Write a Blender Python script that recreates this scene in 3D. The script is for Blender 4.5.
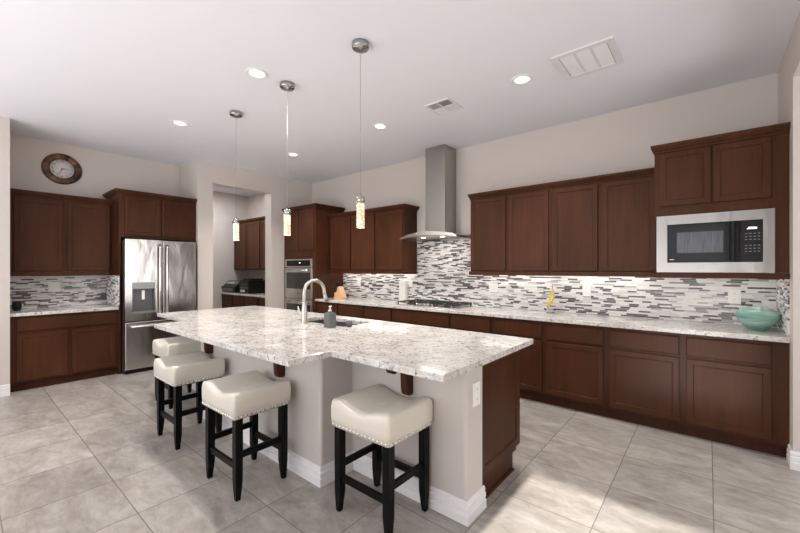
import bpy, bmesh, math, random
from mathutils import Vector, Matrix

for _o in list(bpy.data.objects):
    bpy.data.objects.remove(_o)
scene = bpy.context.scene
COL = scene.collection
PI = math.pi
rnd = random.Random(7)

# ------------------------------------------------------------------ camera
cam_d = bpy.data.cameras.new('camera')
cam_d.sensor_width = 36.0
cam_d.lens = 371.29 / 800 * 36.0
cam_d.shift_y = (269.14 - 266.5) / 800
cam_d.clip_start = 0.02
cam = bpy.data.objects.new('camera', cam_d)
cam.location = (6.0557, -4.5636, 1.4191)
cam.rotation_euler = (PI / 2, 0, 0.6926)
COL.objects.link(cam)
scene.camera = cam

# ------------------------------------------------------------------ world, lights, exposure
scene.view_settings.view_transform = 'Standard'
scene.view_settings.look = 'None'
scene.view_settings.gamma = 1.0
scene.view_settings.use_curve_mapping = False
scene.view_settings.exposure = 0.2
scene.cycles.max_bounces = 10
scene.cycles.diffuse_bounces = 6
scene.cycles.glossy_bounces = 5
scene.cycles.transmission_bounces = 8
scene.cycles.sample_clamp_indirect = 6.0
scene.cycles.caustics_reflective = False
scene.cycles.caustics_refractive = False

world = bpy.data.worlds.new('sky')
scene.world = world
world.use_nodes = True
_bg = world.node_tree.nodes['Background']
_bg.inputs['Color'].default_value = (0.75, 0.86, 1.0, 1)
_bg.inputs['Strength'].default_value = 1.0

def lamp(name, kind, loc, rot, energy, color=(1, 1, 1), **kw):
    d = bpy.data.lights.new(name, kind)
    d.energy = energy
    d.color = color
    for k, v in kw.items():
        setattr(d, k, v)
    o = bpy.data.objects.new(name, d)
    o.location = loc
    o.rotation_euler = rot
    COL.objects.link(o)
    return o

SUN_EL = math.atan2(2.59, 7.11)            # the top of the rear window meets the floor at y = -2.0
lamp('sun', 'SUN', (0, 0, 0), (PI / 2 - SUN_EL, 0, 0), 11.5, (1.0, 0.95, 0.90), angle=0.006)
REAR = -9.0
WINDOWS = [(0.5, 2.0, 0.6, 2.5), (2.5, 4.5, 0.6, 2.5), (5.07, 6.45, 0.2, 2.62)]   # x0 x1 z0 z1
for (wa, wb, za, zb) in WINDOWS:
    lamp('window_daylight', 'AREA', ((wa + wb) / 2, REAR - 0.12, (za + zb) / 2), (PI / 2, 0, 0), 27 * (wb - wa) / 1.5,
         (1.0, 0.98, 0.96), shape='RECTANGLE', size=wb - wa, size_y=zb - za)

lamp('added_hall_fill', 'AREA', (8.62, -1.5, 1.4), (0, PI / 2, 0), 42, (1.0, 0.98, 0.96), shape='RECTANGLE', size=2.2, size_y=2.2)  # unseen hall light added to brighten the refrigerator reflection and island end
# unseen upward fill lamp added behind the camera to brighten the ceiling
lamp('added_ceiling_fill', 'AREA', (3.2, -7.2, 0.5), (PI, 0, 0), 165, (0.95, 0.97, 1.0), shape='RECTANGLE', size=6.0, size_y=3.0)

# ------------------------------------------------------------------ mesh helpers
class MB:
    """collects shapes in world coordinates, then links them as ONE mesh object"""
    def __init__(s):
        s.v = []; s.f = []; s.sm = []
    def add(s, vs, fs, smooth=False):
        b = len(s.v)
        s.v += [tuple(p) for p in vs]
        for f in fs:
            s.f.append([b + i for i in f]); s.sm.append(smooth)
        return s
    def box(s, x0, x1, y0, y1, z0, z1):
        x0, x1 = sorted((x0, x1)); y0, y1 = sorted((y0, y1)); z0, z1 = sorted((z0, z1))
        vs = [(x0, y0, z0), (x1, y0, z0), (x1, y1, z0), (x0, y1, z0), (x0, y0, z1), (x1, y0, z1), (x1, y1, z1), (x0, y1, z1)]
        return s.add(vs, [(0, 3, 2, 1), (4, 5, 6, 7), (0, 1, 5, 4), (1, 2, 6, 5), (2, 3, 7, 6), (3, 0, 4, 7)])
    def loft(s, rings, smooth=False, cap0=True, cap1=True, closed=True):
        n = len(rings[0]); vs = [p for r in rings for p in r]; fs = []
        for k in range(len(rings) - 1):
            for i in range(n if closed else n - 1):
                j = (i + 1) % n
                fs.append((k * n + i, k * n + j, (k + 1) * n + j, (k + 1) * n + i))
        s.add(vs, fs, smooth)
        b = len(s.v) - len(vs)
        if cap0: s.f.append([b + i for i in reversed(range(n))]); s.sm.append(False)
        if cap1: s.f.append([b + (len(rings) - 1) * n + i for i in range(n)]); s.sm.append(False)
        return s
    def lathe(s, prof, c=(0, 0, 0), n=24, axis='z', smooth=True, caps=True):
        rings = []
        for r, h in prof:
            ring = []
            for i in range(n):
                a = 2 * PI * i / n
                p = (r * math.cos(a), r * math.sin(a), h)
                if axis == 'x': p = (p[2], p[0], p[1])
                elif axis == '-y': p = (p[0], -p[2], p[1])
                ring.append((c[0] + p[0], c[1] + p[1], c[2] + p[2]))
            rings.append(ring)
        return s.loft(rings, smooth, caps, caps)
    def tube(s, pts, r, n=10, smooth=True):
        pts = [Vector(p) for p in pts]; rings = []
        rr = r if isinstance(r, (list, tuple)) else [r] * len(pts)
        up = None
        for i, p in enumerate(pts):
            t = (pts[min(i + 1, len(pts) - 1)] - pts[max(i - 1, 0)]).normalized()
            if up is None:
                up = Vector((0, 0, 1)) if abs(t.z) < 0.9 else Vector((1, 0, 0))
            a = t.cross(up).normalized(); b = a.cross(t).normalized(); up = b
            rings.append([tuple(p + (a * math.cos(2 * PI * k / n) + b * math.sin(2 * PI * k / n)) * -rr[i]) for k in range(n)])
        return s.loft(rings, smooth)
    def prism(s, poly, f0, f1):
        """poly: 2D points; f0/f1 map a 2D point to 3D for the two caps"""
        return s.loft([[f0(*p) for p in poly], [f1(*p) for p in poly]])
    def build(s, name, mat, parent=None, bevel=0.0, seg=2, root=None, recalc=True):
        me = bpy.data.meshes.new(name)
        me.from_pydata(s.v, [], s.f)
        for p, sm in zip(me.polygons, s.sm): p.use_smooth = sm
        if recalc:
            bm = bmesh.new(); bm.from_mesh(me)
            bmesh.ops.recalc_face_normals(bm, faces=bm.faces)
            bm.to_mesh(me); bm.free()
        o = bpy.data.objects.new(name, me)
        COL.objects.link(o)
        me.materials.append(mat)
        r = parent
        while r is not None and r.parent is not None: r = r.parent
        if r is not None:
            off = Matrix.Translation(-Vector(r.location)); me.transform(off)
            o.parent = parent
        if bevel:
            m = o.modifiers.new('bevel', 'BEVEL'); m.width = bevel; m.segments = seg
            m.limit_method = 'ANGLE'; m.angle_limit = math.radians(40)
            m.harden_normals = False
        return o

def box(*a): return MB().box(*a)

def tag(o, label, cat, group=None, kind=None):
    o['label'] = label; o['category'] = cat
    if group: o['group'] = group
    if kind: o['kind'] = kind
    return o
def thing(name, label, cat, loc=(0, 0, 0), group=None):
    o = bpy.data.objects.new(name, None); o.location = loc; o.empty_display_size = 0.1
    COL.objects.link(o)
    return tag(o, label, cat, group)
def struct(name, mb, mat, label=None, cat=None, bevel=0.0):
    o = mb.build(name, mat, bevel=bevel); o['kind'] = 'structure'
    if label: o['label'] = label
    if cat: o['category'] = cat
    return o
def copy_thing(src, loc, label, rotz=None):
    c = src.copy(); COL.objects.link(c); c.location = loc; c['label'] = label
    if rotz is not None: c.rotation_euler = (0, 0, rotz)
    def kids(a, b):
        for ch in list(a.children):
            if ch == b: continue
            d = ch.copy(); COL.objects.link(d); d.parent = b
            d.matrix_parent_inverse = ch.matrix_parent_inverse.copy()
            kids(ch, d)
    kids(src, c)
    return c

def text_mesh(body, size, place):
    """flat lettering as a mesh builder; place maps (u, v) to 3D"""
    cu = bpy.data.curves.new('lettering', 'FONT'); cu.body = body; cu.size = size
    cu.align_x = 'CENTER'; cu.align_y = 'CENTER'
    o = bpy.data.objects.new('lettering', cu); COL.objects.link(o)
    bpy.context.view_layer.update()
    me = bpy.data.meshes.new_from_object(o.evaluated_get(bpy.context.evaluated_depsgraph_get()))
    m = MB().add([place(v.co.x, v.co.y) for v in me.vertices], [list(p.vertices) for p in me.polygons])
    bpy.data.objects.remove(o); bpy.data.curves.remove(cu); bpy.data.meshes.remove(me)
    return m

def ring_rect(fn, u0, u1, v0, v1, steps):
    """rectangular rings (inset, depth): a panelled door or drawer front"""
    return [[fn(u0 + i, v0 + i, d), fn(u1 - i, v0 + i, d), fn(u1 - i, v1 - i, d), fn(u0 + i, v1 - i, d)] for i, d in steps]
def face_fn(axis, face):
    if axis == 'y-': return lambda u, v, d: (u, face - d, v)
    if axis == 'x+': return lambda u, v, d: (face + d, u, v)
SHAKER = [(0, 0), (0, .018), (.003, .021), (.046, .021), (.051, .0145)]
SLAB = [(0, 0), (0, .015), (.006, .021)]

# ------------------------------------------------------------------ materials
def mat(name):
    m = bpy.data.materials.new(name); m.use_nodes = True
    nt = m.node_tree
    return m, nt, nt.nodes['Principled BSDF']
def simple(name, col, rough=0.5, metal=0.0, coat=0.0, spec=None):
    m, nt, b = mat(name)
    b.inputs['Base Color'].default_value = (*col, 1)
    b.inputs['Roughness'].default_value = rough
    b.inputs['Metallic'].default_value = metal
    b.inputs['Coat Weight'].default_value = coat
    if spec is not None: b.inputs['Specular IOR Level'].default_value = spec
    return m
class N:
    def __init__(s, nt): s.nt = nt
    def new(s, t, **kw):
        n = s.nt.nodes.new(t)
        for k, v in kw.items(): setattr(n, k, v)
        return n
    def link(s, a, b): s.nt.links.new(a, b)
    def math(s, op, a, b=None):
        n = s.new('ShaderNodeMath', operation=op)
        for i, x in enumerate((a, b)):
            if x is None: continue
            if isinstance(x, (int, float)): n.inputs[i].default_value = x
            else: s.link(x, n.inputs[i])
        return n.outputs[0]
    def obj(s): return s.new('ShaderNodeTexCoord').outputs['Object']
    def world_pos(s): return s.new('ShaderNodeNewGeometry').outputs['Position']
    def mapping(s, vec, scale=(1, 1, 1), loc=(0, 0, 0)):
        n = s.new('ShaderNodeMapping'); s.link(vec, n.inputs[0])
        n.inputs['Scale'].default_value = scale; n.inputs['Location'].default_value = loc
        return n.outputs[0]
    def noise(s, vec, scale, detail=4, rough=0.55, dist=0.0):
        n = s.new('ShaderNodeTexNoise'); s.link(vec, n.inputs['Vector'])
        n.inputs['Scale'].default_value = scale; n.inputs['Detail'].default_value = detail
        n.inputs['Roughness'].default_value = rough; n.inputs['Distortion'].default_value = dist
        return n.outputs['Fac']
    def ramp(s, fac, stops, interp='LINEAR'):
        n = s.new('ShaderNodeValToRGB'); s.link(fac, n.inputs[0])
        n.color_ramp.interpolation = interp
        e = n.color_ramp.elements
        while len(e) < len(stops): e.new(0.5)
        for el, (p, c) in zip(e, stops):
            el.position = p; el.color = (*c, 1) if len(c) == 3 else c
        return n.outputs[0]
    def mix(s, fac, a, b, blend='MIX'):
        n = s.new('ShaderNodeMix', data_type='RGBA', blend_type=blend)
        for i, x in ((0, fac), (6, a), (7, b)):
            if isinstance(x, (int, float)): n.inputs[i].default_value = x
            elif isinstance(x, tuple): n.inputs[i].default_value = (*x, 1)
            else: s.link(x, n.inputs[i])
        return n.outputs[2]
    def bump(s, h, strength, dist=0.01):
        n = s.new('ShaderNodeBump'); s.link(h, n.inputs['Height'])
        n.inputs['Strength'].default_value = strength; n.inputs['Distance'].default_value = dist
        return n.outputs[0]

def paint(name, col, rough=0.6, tex=0.15):
    m, nt, b = mat(name); n = N(nt)
    p = n.world_pos()
    c = n.mix(n.noise(p, 0.7, 2), tuple(x * 0.97 for x in col), tuple(min(1, x * 1.03) for x in col))
    n.link(c, b.inputs['Base Color']); b.inputs['Roughness'].default_value = rough
    n.link(n.bump(n.noise(p, 60, 3), tex, 0.004), b.inputs['Normal'])
    return m
M = {}
M['wall'] = paint('wall_paint', (0.62, 0.57, 0.53))
M['knee'] = paint('knee_wall_paint', (0.56, 0.525, 0.50), 0.5)
M['ceiling'] = paint('ceiling_paint', (0.82, 0.82, 0.875), 0.8)
M['trim'] = simple('white_trim_paint', (0.80, 0.80, 0.81), 0.35)
M['plate'] = simple('white_plastic_plate', (0.86, 0.85, 0.83), 0.35)
M['slot'] = simple('dark_slot', (0.05, 0.05, 0.05), 0.6)

def wood(name, dark, light, rough=0.38):
    m, nt, b = mat(name); n = N(nt)
    o = n.obj()
    g = n.noise(n.mapping(o, (45, 45, 3.0)), 1.0, 4, 0.6, 0.3)
    big = n.noise(n.mapping(o, (4, 4, 1.0)), 1.0, 3, 0.5)
    f = n.math('ADD', n.math('MULTIPLY', g, 0.38), n.math('MULTIPLY', big, 0.62))
    n.link(n.ramp(f, [(0.3, dark), (0.72, light)]), b.inputs['Base Color'])
    b.inputs['Roughness'].default_value = rough
    b.inputs['Specular IOR Level'].default_value = 0.13
    return m
M['wood'] = wood('cherry_brown_wood', (0.038, 0.0133, 0.0060), (0.088, 0.0322, 0.0150))
M['toe'] = wood('dark_toe_wood', (0.040, 0.015, 0.009), (0.075, 0.028, 0.017), 0.4)
M['knifewood'] = simple('light_beech_wood', (0.72, 0.45, 0.22), 0.45)

def granite(name, warm):
    m, nt, b = mat(name); n = N(nt)
    o = n.world_pos()
    base = n.ramp(n.noise(o, 6.0, 6, 0.62, 0.8), [(0.28, (0.40, 0.375, 0.35)), (0.44, (0.62, 0.60, 0.57)), (0.62, (0.74, 0.725, 0.705))])
    beige = n.ramp(n.noise(n.mapping(o, (1, 1, 1), (3, 1, 0)), 14.0, 5, 0.7), [(0.56, (0, 0, 0)), (0.68, (1, 1, 1))])
    c = n.mix(n.math('MULTIPLY', beige, 0.35), base, warm)
    lt = n.ramp(n.noise(n.mapping(o, (1, 1, 1), (1, 9, 4)), 30, 4, 0.7), [(0.54, (0, 0, 0)), (0.62, (1, 1, 1))])
    c = n.mix(n.math('MULTIPLY', lt, 0.5), c, (0.80, 0.785, 0.765))
    # grey mineral clusters: fine flecks that gather in loose drifts
    drift = n.ramp(n.noise(n.mapping(o, (1.0, 1.6, 1), (7, 0, 2)), 3.6, 4, 0.6, 1.0), [(0.40, (0.15, 0.15, 0.15)), (0.66, (1, 1, 1))])
    gv = n.ramp(n.noise(n.mapping(o, (1.0, 1.7, 1), (7, 0, 2)), 17.0, 5, 0.75, 0.6), [(0.54, (0, 0, 0)), (0.63, (1, 1, 1))])
    c = n.mix(n.math('MULTIPLY', n.math('MULTIPLY', gv, drift), 0.95), c, (0.17, 0.165, 0.17))
    sp = n.ramp(n.noise(o, 42, 4, 0.72), [(0.575, (0, 0, 0)), (0.625, (1, 1, 1))])
    c = n.mix(n.math('MULTIPLY', sp, 0.85), c, (0.10, 0.09, 0.095))
    n.link(c, b.inputs['Base Color'])
    b.inputs['Roughness'].default_value = 0.10
    return m
M['granite'] = granite('speckled_white_granite', (0.58, 0.47, 0.36))

def mosaic(name, ucomp):
    m, nt, b = mat(name); n = N(nt)
    s = n.new('ShaderNodeSeparateXYZ'); n.link(n.world_pos(), s.inputs[0])
    u = s.outputs[ucomp]; z = s.outputs['Z']
    H, W = 0.0170, 0.100
    zr = n.math('DIVIDE', z, H); row = n.math('FLOOR', zr); zf = n.math('SUBTRACT', zr, row)
    w1 = n.new('ShaderNodeTexWhiteNoise', noise_dimensions='1D'); n.link(row, w1.inputs['W'])
    wr = n.math('MULTIPLY', n.math('ADD', n.math('MULTIPLY', w1.outputs['Value'], 0.5), 0.75), W)
    w2 = n.new('ShaderNodeTexWhiteNoise', noise_dimensions='1D'); n.link(n.math('ADD', row, 37.3), w2.inputs['W'])
    ur = n.math('ADD', n.math('DIVIDE', n.math('ADD', u, 20.0), wr), n.math('MULTIPLY', w2.outputs['Value'], 5.0))
    cell = n.math('FLOOR', ur); uf = n.math('SUBTRACT', ur, cell)
    cv = n.new('ShaderNodeCombineXYZ'); n.link(cell, cv.inputs[0]); n.link(row, cv.inputs[1])
    w3 = n.new('ShaderNodeTexWhiteNoise', noise_dimensions='2D'); n.link(cv.outputs[0], w3.inputs['Vector'])
    col = n.ramp(w3.outputs['Value'], [(0, (0.80, 0.785, 0.775)), (0.36, (0.68, 0.66, 0.65)), (0.61, (0.40, 0.385, 0.38)),
                                       (0.70, (0.15, 0.14, 0.145)), (0.77, (0.030, 0.027, 0.032))], 'CONSTANT')
    vein = n.noise(n.world_pos(), 30, 4)
    col = n.mix(n.math('MULTIPLY', vein, 0.14), col, (0.45, 0.43, 0.42))
    ez = n.math('LESS_THAN', zf, 0.09)
    eu = n.math('LESS_THAN', uf, 0.012)
    g = n.math('MAXIMUM', ez, eu)
    n.link(n.mix(g, col, (0.60, 0.585, 0.575)), b.inputs['Base Color'])
    r = n.new('ShaderNodeMapRange'); n.link(w3.outputs['Value'], r.inputs[0])
    r.inputs[3].default_value = 0.35; r.inputs[4].default_value = 0.15
    n.link(n.math('MAXIMUM', r.outputs[0], n.math('MULTIPLY', g, 0.7)), b.inputs['Roughness'])
    n.link(n.bump(n.math('SUBTRACT', 1.0, g), 0.25, 0.002), b.inputs['Normal'])
    return m
M['mosaic_x'] = mosaic('strip_mosaic_long', 'X')
M['mosaic_y'] = mosaic('strip_mosaic_side', 'Y')

def floor_tile():
    m, nt, b = mat('travertine_floor_tile'); n = N(nt)
    s = n.new('ShaderNodeSeparateXYZ'); P = n.world_pos(); n.link(P, s.inputs[0])
    T = 0.515
    tx = n.math('DIVIDE', n.math('ADD', s.outputs['X'], -5.05 + 30 * T), T)
    ty = n.math('DIVIDE', n.math('ADD', s.outputs['Y'], 1.30 + 30 * T), T)
    cx = n.math('FLOOR', tx); cy = n.math('FLOOR', ty)
    fx = n.math('SUBTRACT', tx, cx); fy = n.math('SUBTRACT', ty, cy)
    cv = n.new('ShaderNodeCombineXYZ'); n.link(cx, cv.inputs[0]); n.link(cy, cv.inputs[1])
    w = n.new('ShaderNodeTexWhiteNoise', noise_dimensions='2D'); n.link(cv.outputs[0], w.inputs['Vector'])
    off = n.new('ShaderNodeVectorMath', operation='SCALE'); n.link(w.outputs['Color'], off.inputs[0]); off.inputs['Scale'].default_value = 12
    pv = n.new('ShaderNodeVectorMath', operation='ADD'); n.link(P, pv.inputs[0]); n.link(off.outputs[0], pv.inputs[1])
    bl = n.noise(n.mapping(pv.outputs[0], (1.5, 3.0, 1)), 1.6, 8, 0.72, 0.7)
    bl2 = n.noise(n.mapping(pv.outputs[0], (3.5, 7.5, 1)), 2.2, 8, 0.75, 0.5)
    bl = n.math('ADD', n.math('MULTIPLY', bl, 0.58), n.math('MULTIPLY', bl2, 0.42))
    c = n.ramp(bl, [(0.32, (0.215, 0.188, 0.162)), (0.47, (0.36, 0.328, 0.295)), (0.62, (0.51, 0.480, 0.445))])
    hv = n.math('ADD', n.math('MULTIPLY', w.outputs['Value'], 0.16), 0.92)
    hm = n.new('ShaderNodeVectorMath', operation='SCALE'); n.link(c, hm.inputs[0]); n.link(hv, hm.inputs['Scale'])
    gw = 0.0055
    g = n.math('MAXIMUM', n.math('MAXIMUM', n.math('LESS_THAN', fx, gw), n.math('GREATER_THAN', fx, 1 - gw)),
               n.math('MAXIMUM', n.math('LESS_THAN', fy, gw), n.math('GREATER_THAN', fy, 1 - gw)))
    n.link(n.mix(g, hm.outputs[0], (0.20, 0.18, 0.16)), b.inputs['Base Color'])
    n.link(n.math('ADD', n.math('MULTIPLY', g, 0.4), n.math('ADD', n.math('MULTIPLY', bl, 0.2), 0.22)), b.inputs['Roughness'])
    n.link(n.bump(n.math('SUBTRACT', n.math('MULTIPLY', bl, 0.3), g), 0.25, 0.003), b.inputs['Normal'])
    return m
M['floor'] = floor_tile()

def steel(name, col, rough, sc, wave=0.24):
    m, nt, b = mat(name); n = N(nt)
    g = n.noise(n.mapping(n.obj(), sc), 1.0, 3, 0.6)
    b.inputs['Base Color'].default_value = (*col, 1); b.inputs['Metallic'].default_value = 1.0
    n.link(n.math('ADD', n.math('MULTIPLY', g, 0.06), rough - 0.03), b.inputs['Roughness'])
    w = n.noise(n.mapping(n.obj(), (5, 5, 2.0)), 1.0, 2, 0.4, 1.0)
    n.link(n.bump(w, wave, 0.02), b.inputs['Normal'])
    return m
M['steel'] = steel('brushed_stainless_steel', (0.56, 0.54, 0.525), 0.22, (240, 240, 3))
M['steel_h'] = steel('brushed_steel_horizontal', (0.62, 0.595, 0.575), 0.28, (3, 240, 240), .08)
M['hoodsteel'] = steel('hood_stainless_steel', (0.40, 0.385, 0.36), 0.26, (240, 240, 3), .12)
M['trimsteel'] = steel('microwave_trim_steel', (0.30, 0.288, 0.276), 0.30, (3, 240, 240), .25)
M['chrome'] = simple('satin_nickel', (0.70, 0.68, 0.66), 0.16, 1.0)
M['darkchrome'] = simple('polished_chrome', (0.42, 0.42, 0.42), 0.12, 1.0)
M['nickel'] = simple('brushed_nickel', (0.60, 0.575, 0.55), 0.34, 1.0)
M['blackglass'] = simple('black_glass', (0.008, 0.008, 0.009), 0.08, spec=0.16)
M['ovenglass'] = simple('smoked_oven_glass', (0.03, 0.032, 0.034), 0.08, spec=0.6)
M['black'] = simple('black_plastic', (0.010, 0.010, 0.011), 0.35, spec=0.22)
M['grate'] = simple('black_cast_iron', (0.02, 0.02, 0.021), 0.55)
M['darkgrey'] = simple('dark_grey_plastic', (0.12, 0.12, 0.125), 0.35, 0.3)
M['leather'] = None
def leather():
    m, nt, b = mat('cream_leather'); n = N(nt)
    o = n.obj()
    c = n.mix(n.noise(o, 5, 3), (0.64, 0.605, 0.53), (0.72, 0.685, 0.61))
    n.link(c, b.inputs['Base Color']); b.inputs['Roughness'].default_value = 0.34
    n.link(n.bump(n.math('ADD', n.noise(o, 160, 3), n.math('MULTIPLY', n.noise(o, 9, 3), 1.5)), 0.12, 0.004), b.inputs['Normal'])
    return m
M['leather'] = leather()
M['blackwood'] = simple('black_stained_wood', (0.0035, 0.0033, 0.0033), 0.38, spec=0.12)
def emit(name, col, strength):
    m, nt, b = mat(name)
    b.inputs['Base Color'].default_value = (*col, 1)
    b.inputs['Emission Color'].default_value = (*col, 1); b.inputs['Emission Strength'].default_value = strength
    return m
M['lens'] = emit('warm_lamp_lens', (1.0, 0.86, 0.62), 5.0)
M['canglow'] = emit('lit_can_reflector', (1.0, 0.88, 0.74), 0.75)
M['led'] = emit('led_strip', (1.0, 0.95, 0.87), 9.0)
M['louvre'] = simple('white_enamel_vent', (0.74, 0.73, 0.745), 0.4)
M['ventdark'] = simple('vent_shadow_grey', (0.30, 0.30, 0.32), 0.7)
M['filter'] = simple('white_filter_mesh', (0.84, 0.86, 0.87), 0.7)

# ------------------------------------------------------------------ the setting
H = 3.12
XR = 6.52
struct('floor', box(-3.6, 9.5, REAR - 0.2, 0.3, -0.1, 0), M['floor'])
struct('ceiling', box(-3.6, 9.5, REAR - 0.2, 0.3, H, H + 0.1), M['ceiling'])
struct('wall_back', box(0, 8.6, 0, 0.15, 0, H), M['wall'])
# pantry wall (x = 0) with its opening, and the fridge alcove
pw = MB().box(-0.2, 0, -0.90, 0.0, 0, H).box(-0.2, 0, -2.149, -1.92, 0, H).box(-0.2, 0, -1.92, -0.90, 2.79, H)
pw.box(-0.8, -0.2, -2.149, -1.999, 0, H)
struct('wall_pantry', pw, M['wall'])
struct('wall_left', box(-0.825, -0.675, -4.30, -2.149, 0, H), M['wall'])
struct('wall_near_left', MB().box(-0.675, 0, -4.30, -4.15, 0, H).box(-0.15, 0, REAR, -4.30, 0, H), M['wall'])
struct('wall_pantry_back', box(-2.40, -2.245, -2.149, 0.0, 0, H), M['wall'])
struct('wall_pantry_far', box(-2.40, -0.2, -0.14, 0.01, 0, H), M['wall'])
struct('wall_pantry_side', box(-2.40, -0.8, -2.149, -2.0, 0, H), M['wall'])
wr = MB().box(XR, XR + 0.16, -0.75, 0, 0, H).box(XR, XR + 0.16, -2.6, -0.75, 2.785, H).box(XR, XR + 0.16, REAR, -2.6, 0, H)
struct('wall_right', wr, M['wall'])
struct('wall_hall', MB().box(8.45, 8.6, -3.2, -2.6, 0, H).box(8.45, 8.6, -.4, 0, 0, H).box(8.45, 8.6, -2.6, -.4, 2.5, H).box(8.45, 8.6, -2.6, -.4, 0, .3).box(XR + 0.16, 8.6, -3.35, -3.2, 0, H), M['wall'])
rw = MB(); xs = -0.15
for (wa, wb, za, zb) in WINDOWS:
    rw.box(xs, wa, REAR - 0.15, REAR, 0, H).box(wa, wb, REAR - 0.15, REAR, 0, za).box(wa, wb, REAR - 0.15, REAR, zb, H); xs = wb
rw.box(xs, XR + 0.16, REAR - 0.15, REAR, 0, H)
struct('wall_rear', rw, M['wall'])
hw = MB()
for a, b_ in ((-2.6, -2.54), (-1.53, -1.47), (-.46, -.4)): hw.box(8.49, 8.55, a, b_, .3, 2.5)
for a, b_ in ((.3, .36), (1.37, 1.43), (2.44, 2.5)): hw.box(8.49, 8.55, -2.6, -.4, a, b_)
struct('window_4', hw, M['trim'])  # unseen window frame added to go with the hall fill light
for k, (wa, wb, za, zb) in enumerate(WINDOWS):
    fr = MB()
    for a, b_ in ((wa, wa + .05), (wb - .05, wb)): fr.box(a, b_, REAR - .11, REAR - .04, za, zb)
    fr.box(wa, wb, REAR - .11, REAR - .04, za, za + .05).box(wa, wb, REAR - .11, REAR - .04, zb - .03, zb)
    struct('window_%d' % (k + 1), fr, M['trim'])

struct('added_sun_blocker', box(-1.0, 4.85, -13.2, REAR - .15, 2.62, 2.75), M['trim'])  # unseen slab added outside to block sun through the two left windows

def baseboard(name, segs):
    m = MB()
    for (x0, y0, x1, y1, nx, ny) in segs:           # runs, with the outward normal
        prof = [(0, 0), (.016, 0), (.016, .050), (.008, .056), (.014, .062), (.014, .088), (.006, .094), (.011, .100), (.010, .118), (.004, .126), (0, .126)]
        m.loft([[(x0 + nx * d, y0 + ny * d, z) for d, z in prof], [(x1 + nx * d, y1 + ny * d, z) for d, z in prof]])
    return struct(name, m, M['trim'])
baseboard('baseboard_left', [(0, REAR, 0, -4.15, 1, 0)])
baseboard('baseboard_pantry', [(0, -2.149, 0, -1.92, 1, 0), (0, -.90, 0, -.64, 1, 0), (-0.2, -.90, 0, -.90, 0, -1)])
baseboard('baseboard_right', [(XR, -.60, XR, -.75, -1, 0), (XR - .016, -.75, XR + .16, -.75, 0, -1)])

# backsplashes: tile stuck to the walls
CT0, CT1 = 0.876, 0.914
struct('trim_1', MB().box(0.93, 6.51, -0.008, 0, CT1, 1.40).box(2.62, 3.70, -0.008, 0, 1.40, 1.90), M['mosaic_x'],
       'long mosaic strip tile backsplash behind the cooktop and right counter', 'backsplash')
struct('trim_2', box(XR - 0.009, XR, -0.61, -0.008, CT1, 1.36), M['mosaic_y'],
       'narrow mosaic tile return beside the teal bowl', 'backsplash')
struct('trim_3', MB().box(-0.675, -0.667, -4.142, -3.135, CT1, 1.40), M['mosaic_y'],
       'mosaic strip tile backsplash left of the refrigerator', 'backsplash')

struct('trim_4', box(-.666, -.03, -3.1395, -3.1315, CT1, 1.335), M['mosaic_x'], 'mosaic strip tile return on the refrigerator side panel', 'backsplash')

# ------------------------------------------------------------------ cabinets
def crown(name, x0, x1, y0, y1, z, parent, ex0, ex1, front, hgt=0.055):
    """stepped crown moulding round the front (and free ends) of a cabinet top; front is 'y-' or 'x+'"""
    rings = []
    for o, dz in ((0.004, -.028), (0.004, -.012), (.012, -.008), (.014, 0), (.030, .012), (.046, .032), (.050, .038), (.050, hgt)):
        if front == 'y-': r = (x0 - o * ex0, x1 + o * ex1, y0 - o, y1)
        else: r = (x0, x1 + o, y0 - o * ex0, y1 + o * ex1)
        rings.append([(r[0], r[2], z + dz), (r[1], r[2], z + dz), (r[1], r[3], z + dz), (r[0], r[3], z + dz)])
    return MB().loft(rings).build(name, M['wood'], parent)

def door(parent, axis, face, u0, u1, v0, v1, name='door', steps=SHAKER):
    m = MB().loft(ring_rect(face_fn(axis, face), u0, u1, v0, v1, steps))
    return m.build(name, M['wood'], parent)

def upper(name, label, x0, x1, yf, z0, z1, doors, dz, ex0, ex1, rail=True, group=None, strip=True, zb=None):
    zb = z0 if zb is None else zb
    t = thing(name, label, 'cabinet', ((x0 + x1) / 2, yf / 2, zb), group)
    box(x0, x1, yf, -0.001, zb + (0.045 if rail else 0), z1).build('cabinet_body', M['wood'], t, 0.002)
    for u0, u1 in doors: door(t, 'y-', yf, u0, u1, dz[0], dz[1])
    crown('crown_moulding', x0, x1, yf, -0.001, z1, t, ex0, ex1, 'y-')
    if rail:
        MB().box(x0 - .006 * ex0, x1 + .006 * ex1, yf - .042, yf + .02, zb, zb + .045).build('light_rail', M['wood'], t, 0.004)
    if rail and ex1: box(x1 - .02, x1 + .006, yf, -.012, zb, zb + .045).build('light_rail', M['wood'], t, .004)
    if rail and ex0: box(x0 - .006, x0 + .02, yf, -.012, zb, zb + .045).build('light_rail', M['wood'], t, .004)
    if strip:
        MB().box(x0 + .05, x1 - .05, yf + .17, yf + .215, zb + .033, zb + .044).build('led_strip', M['led'], t)
    return t

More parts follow.
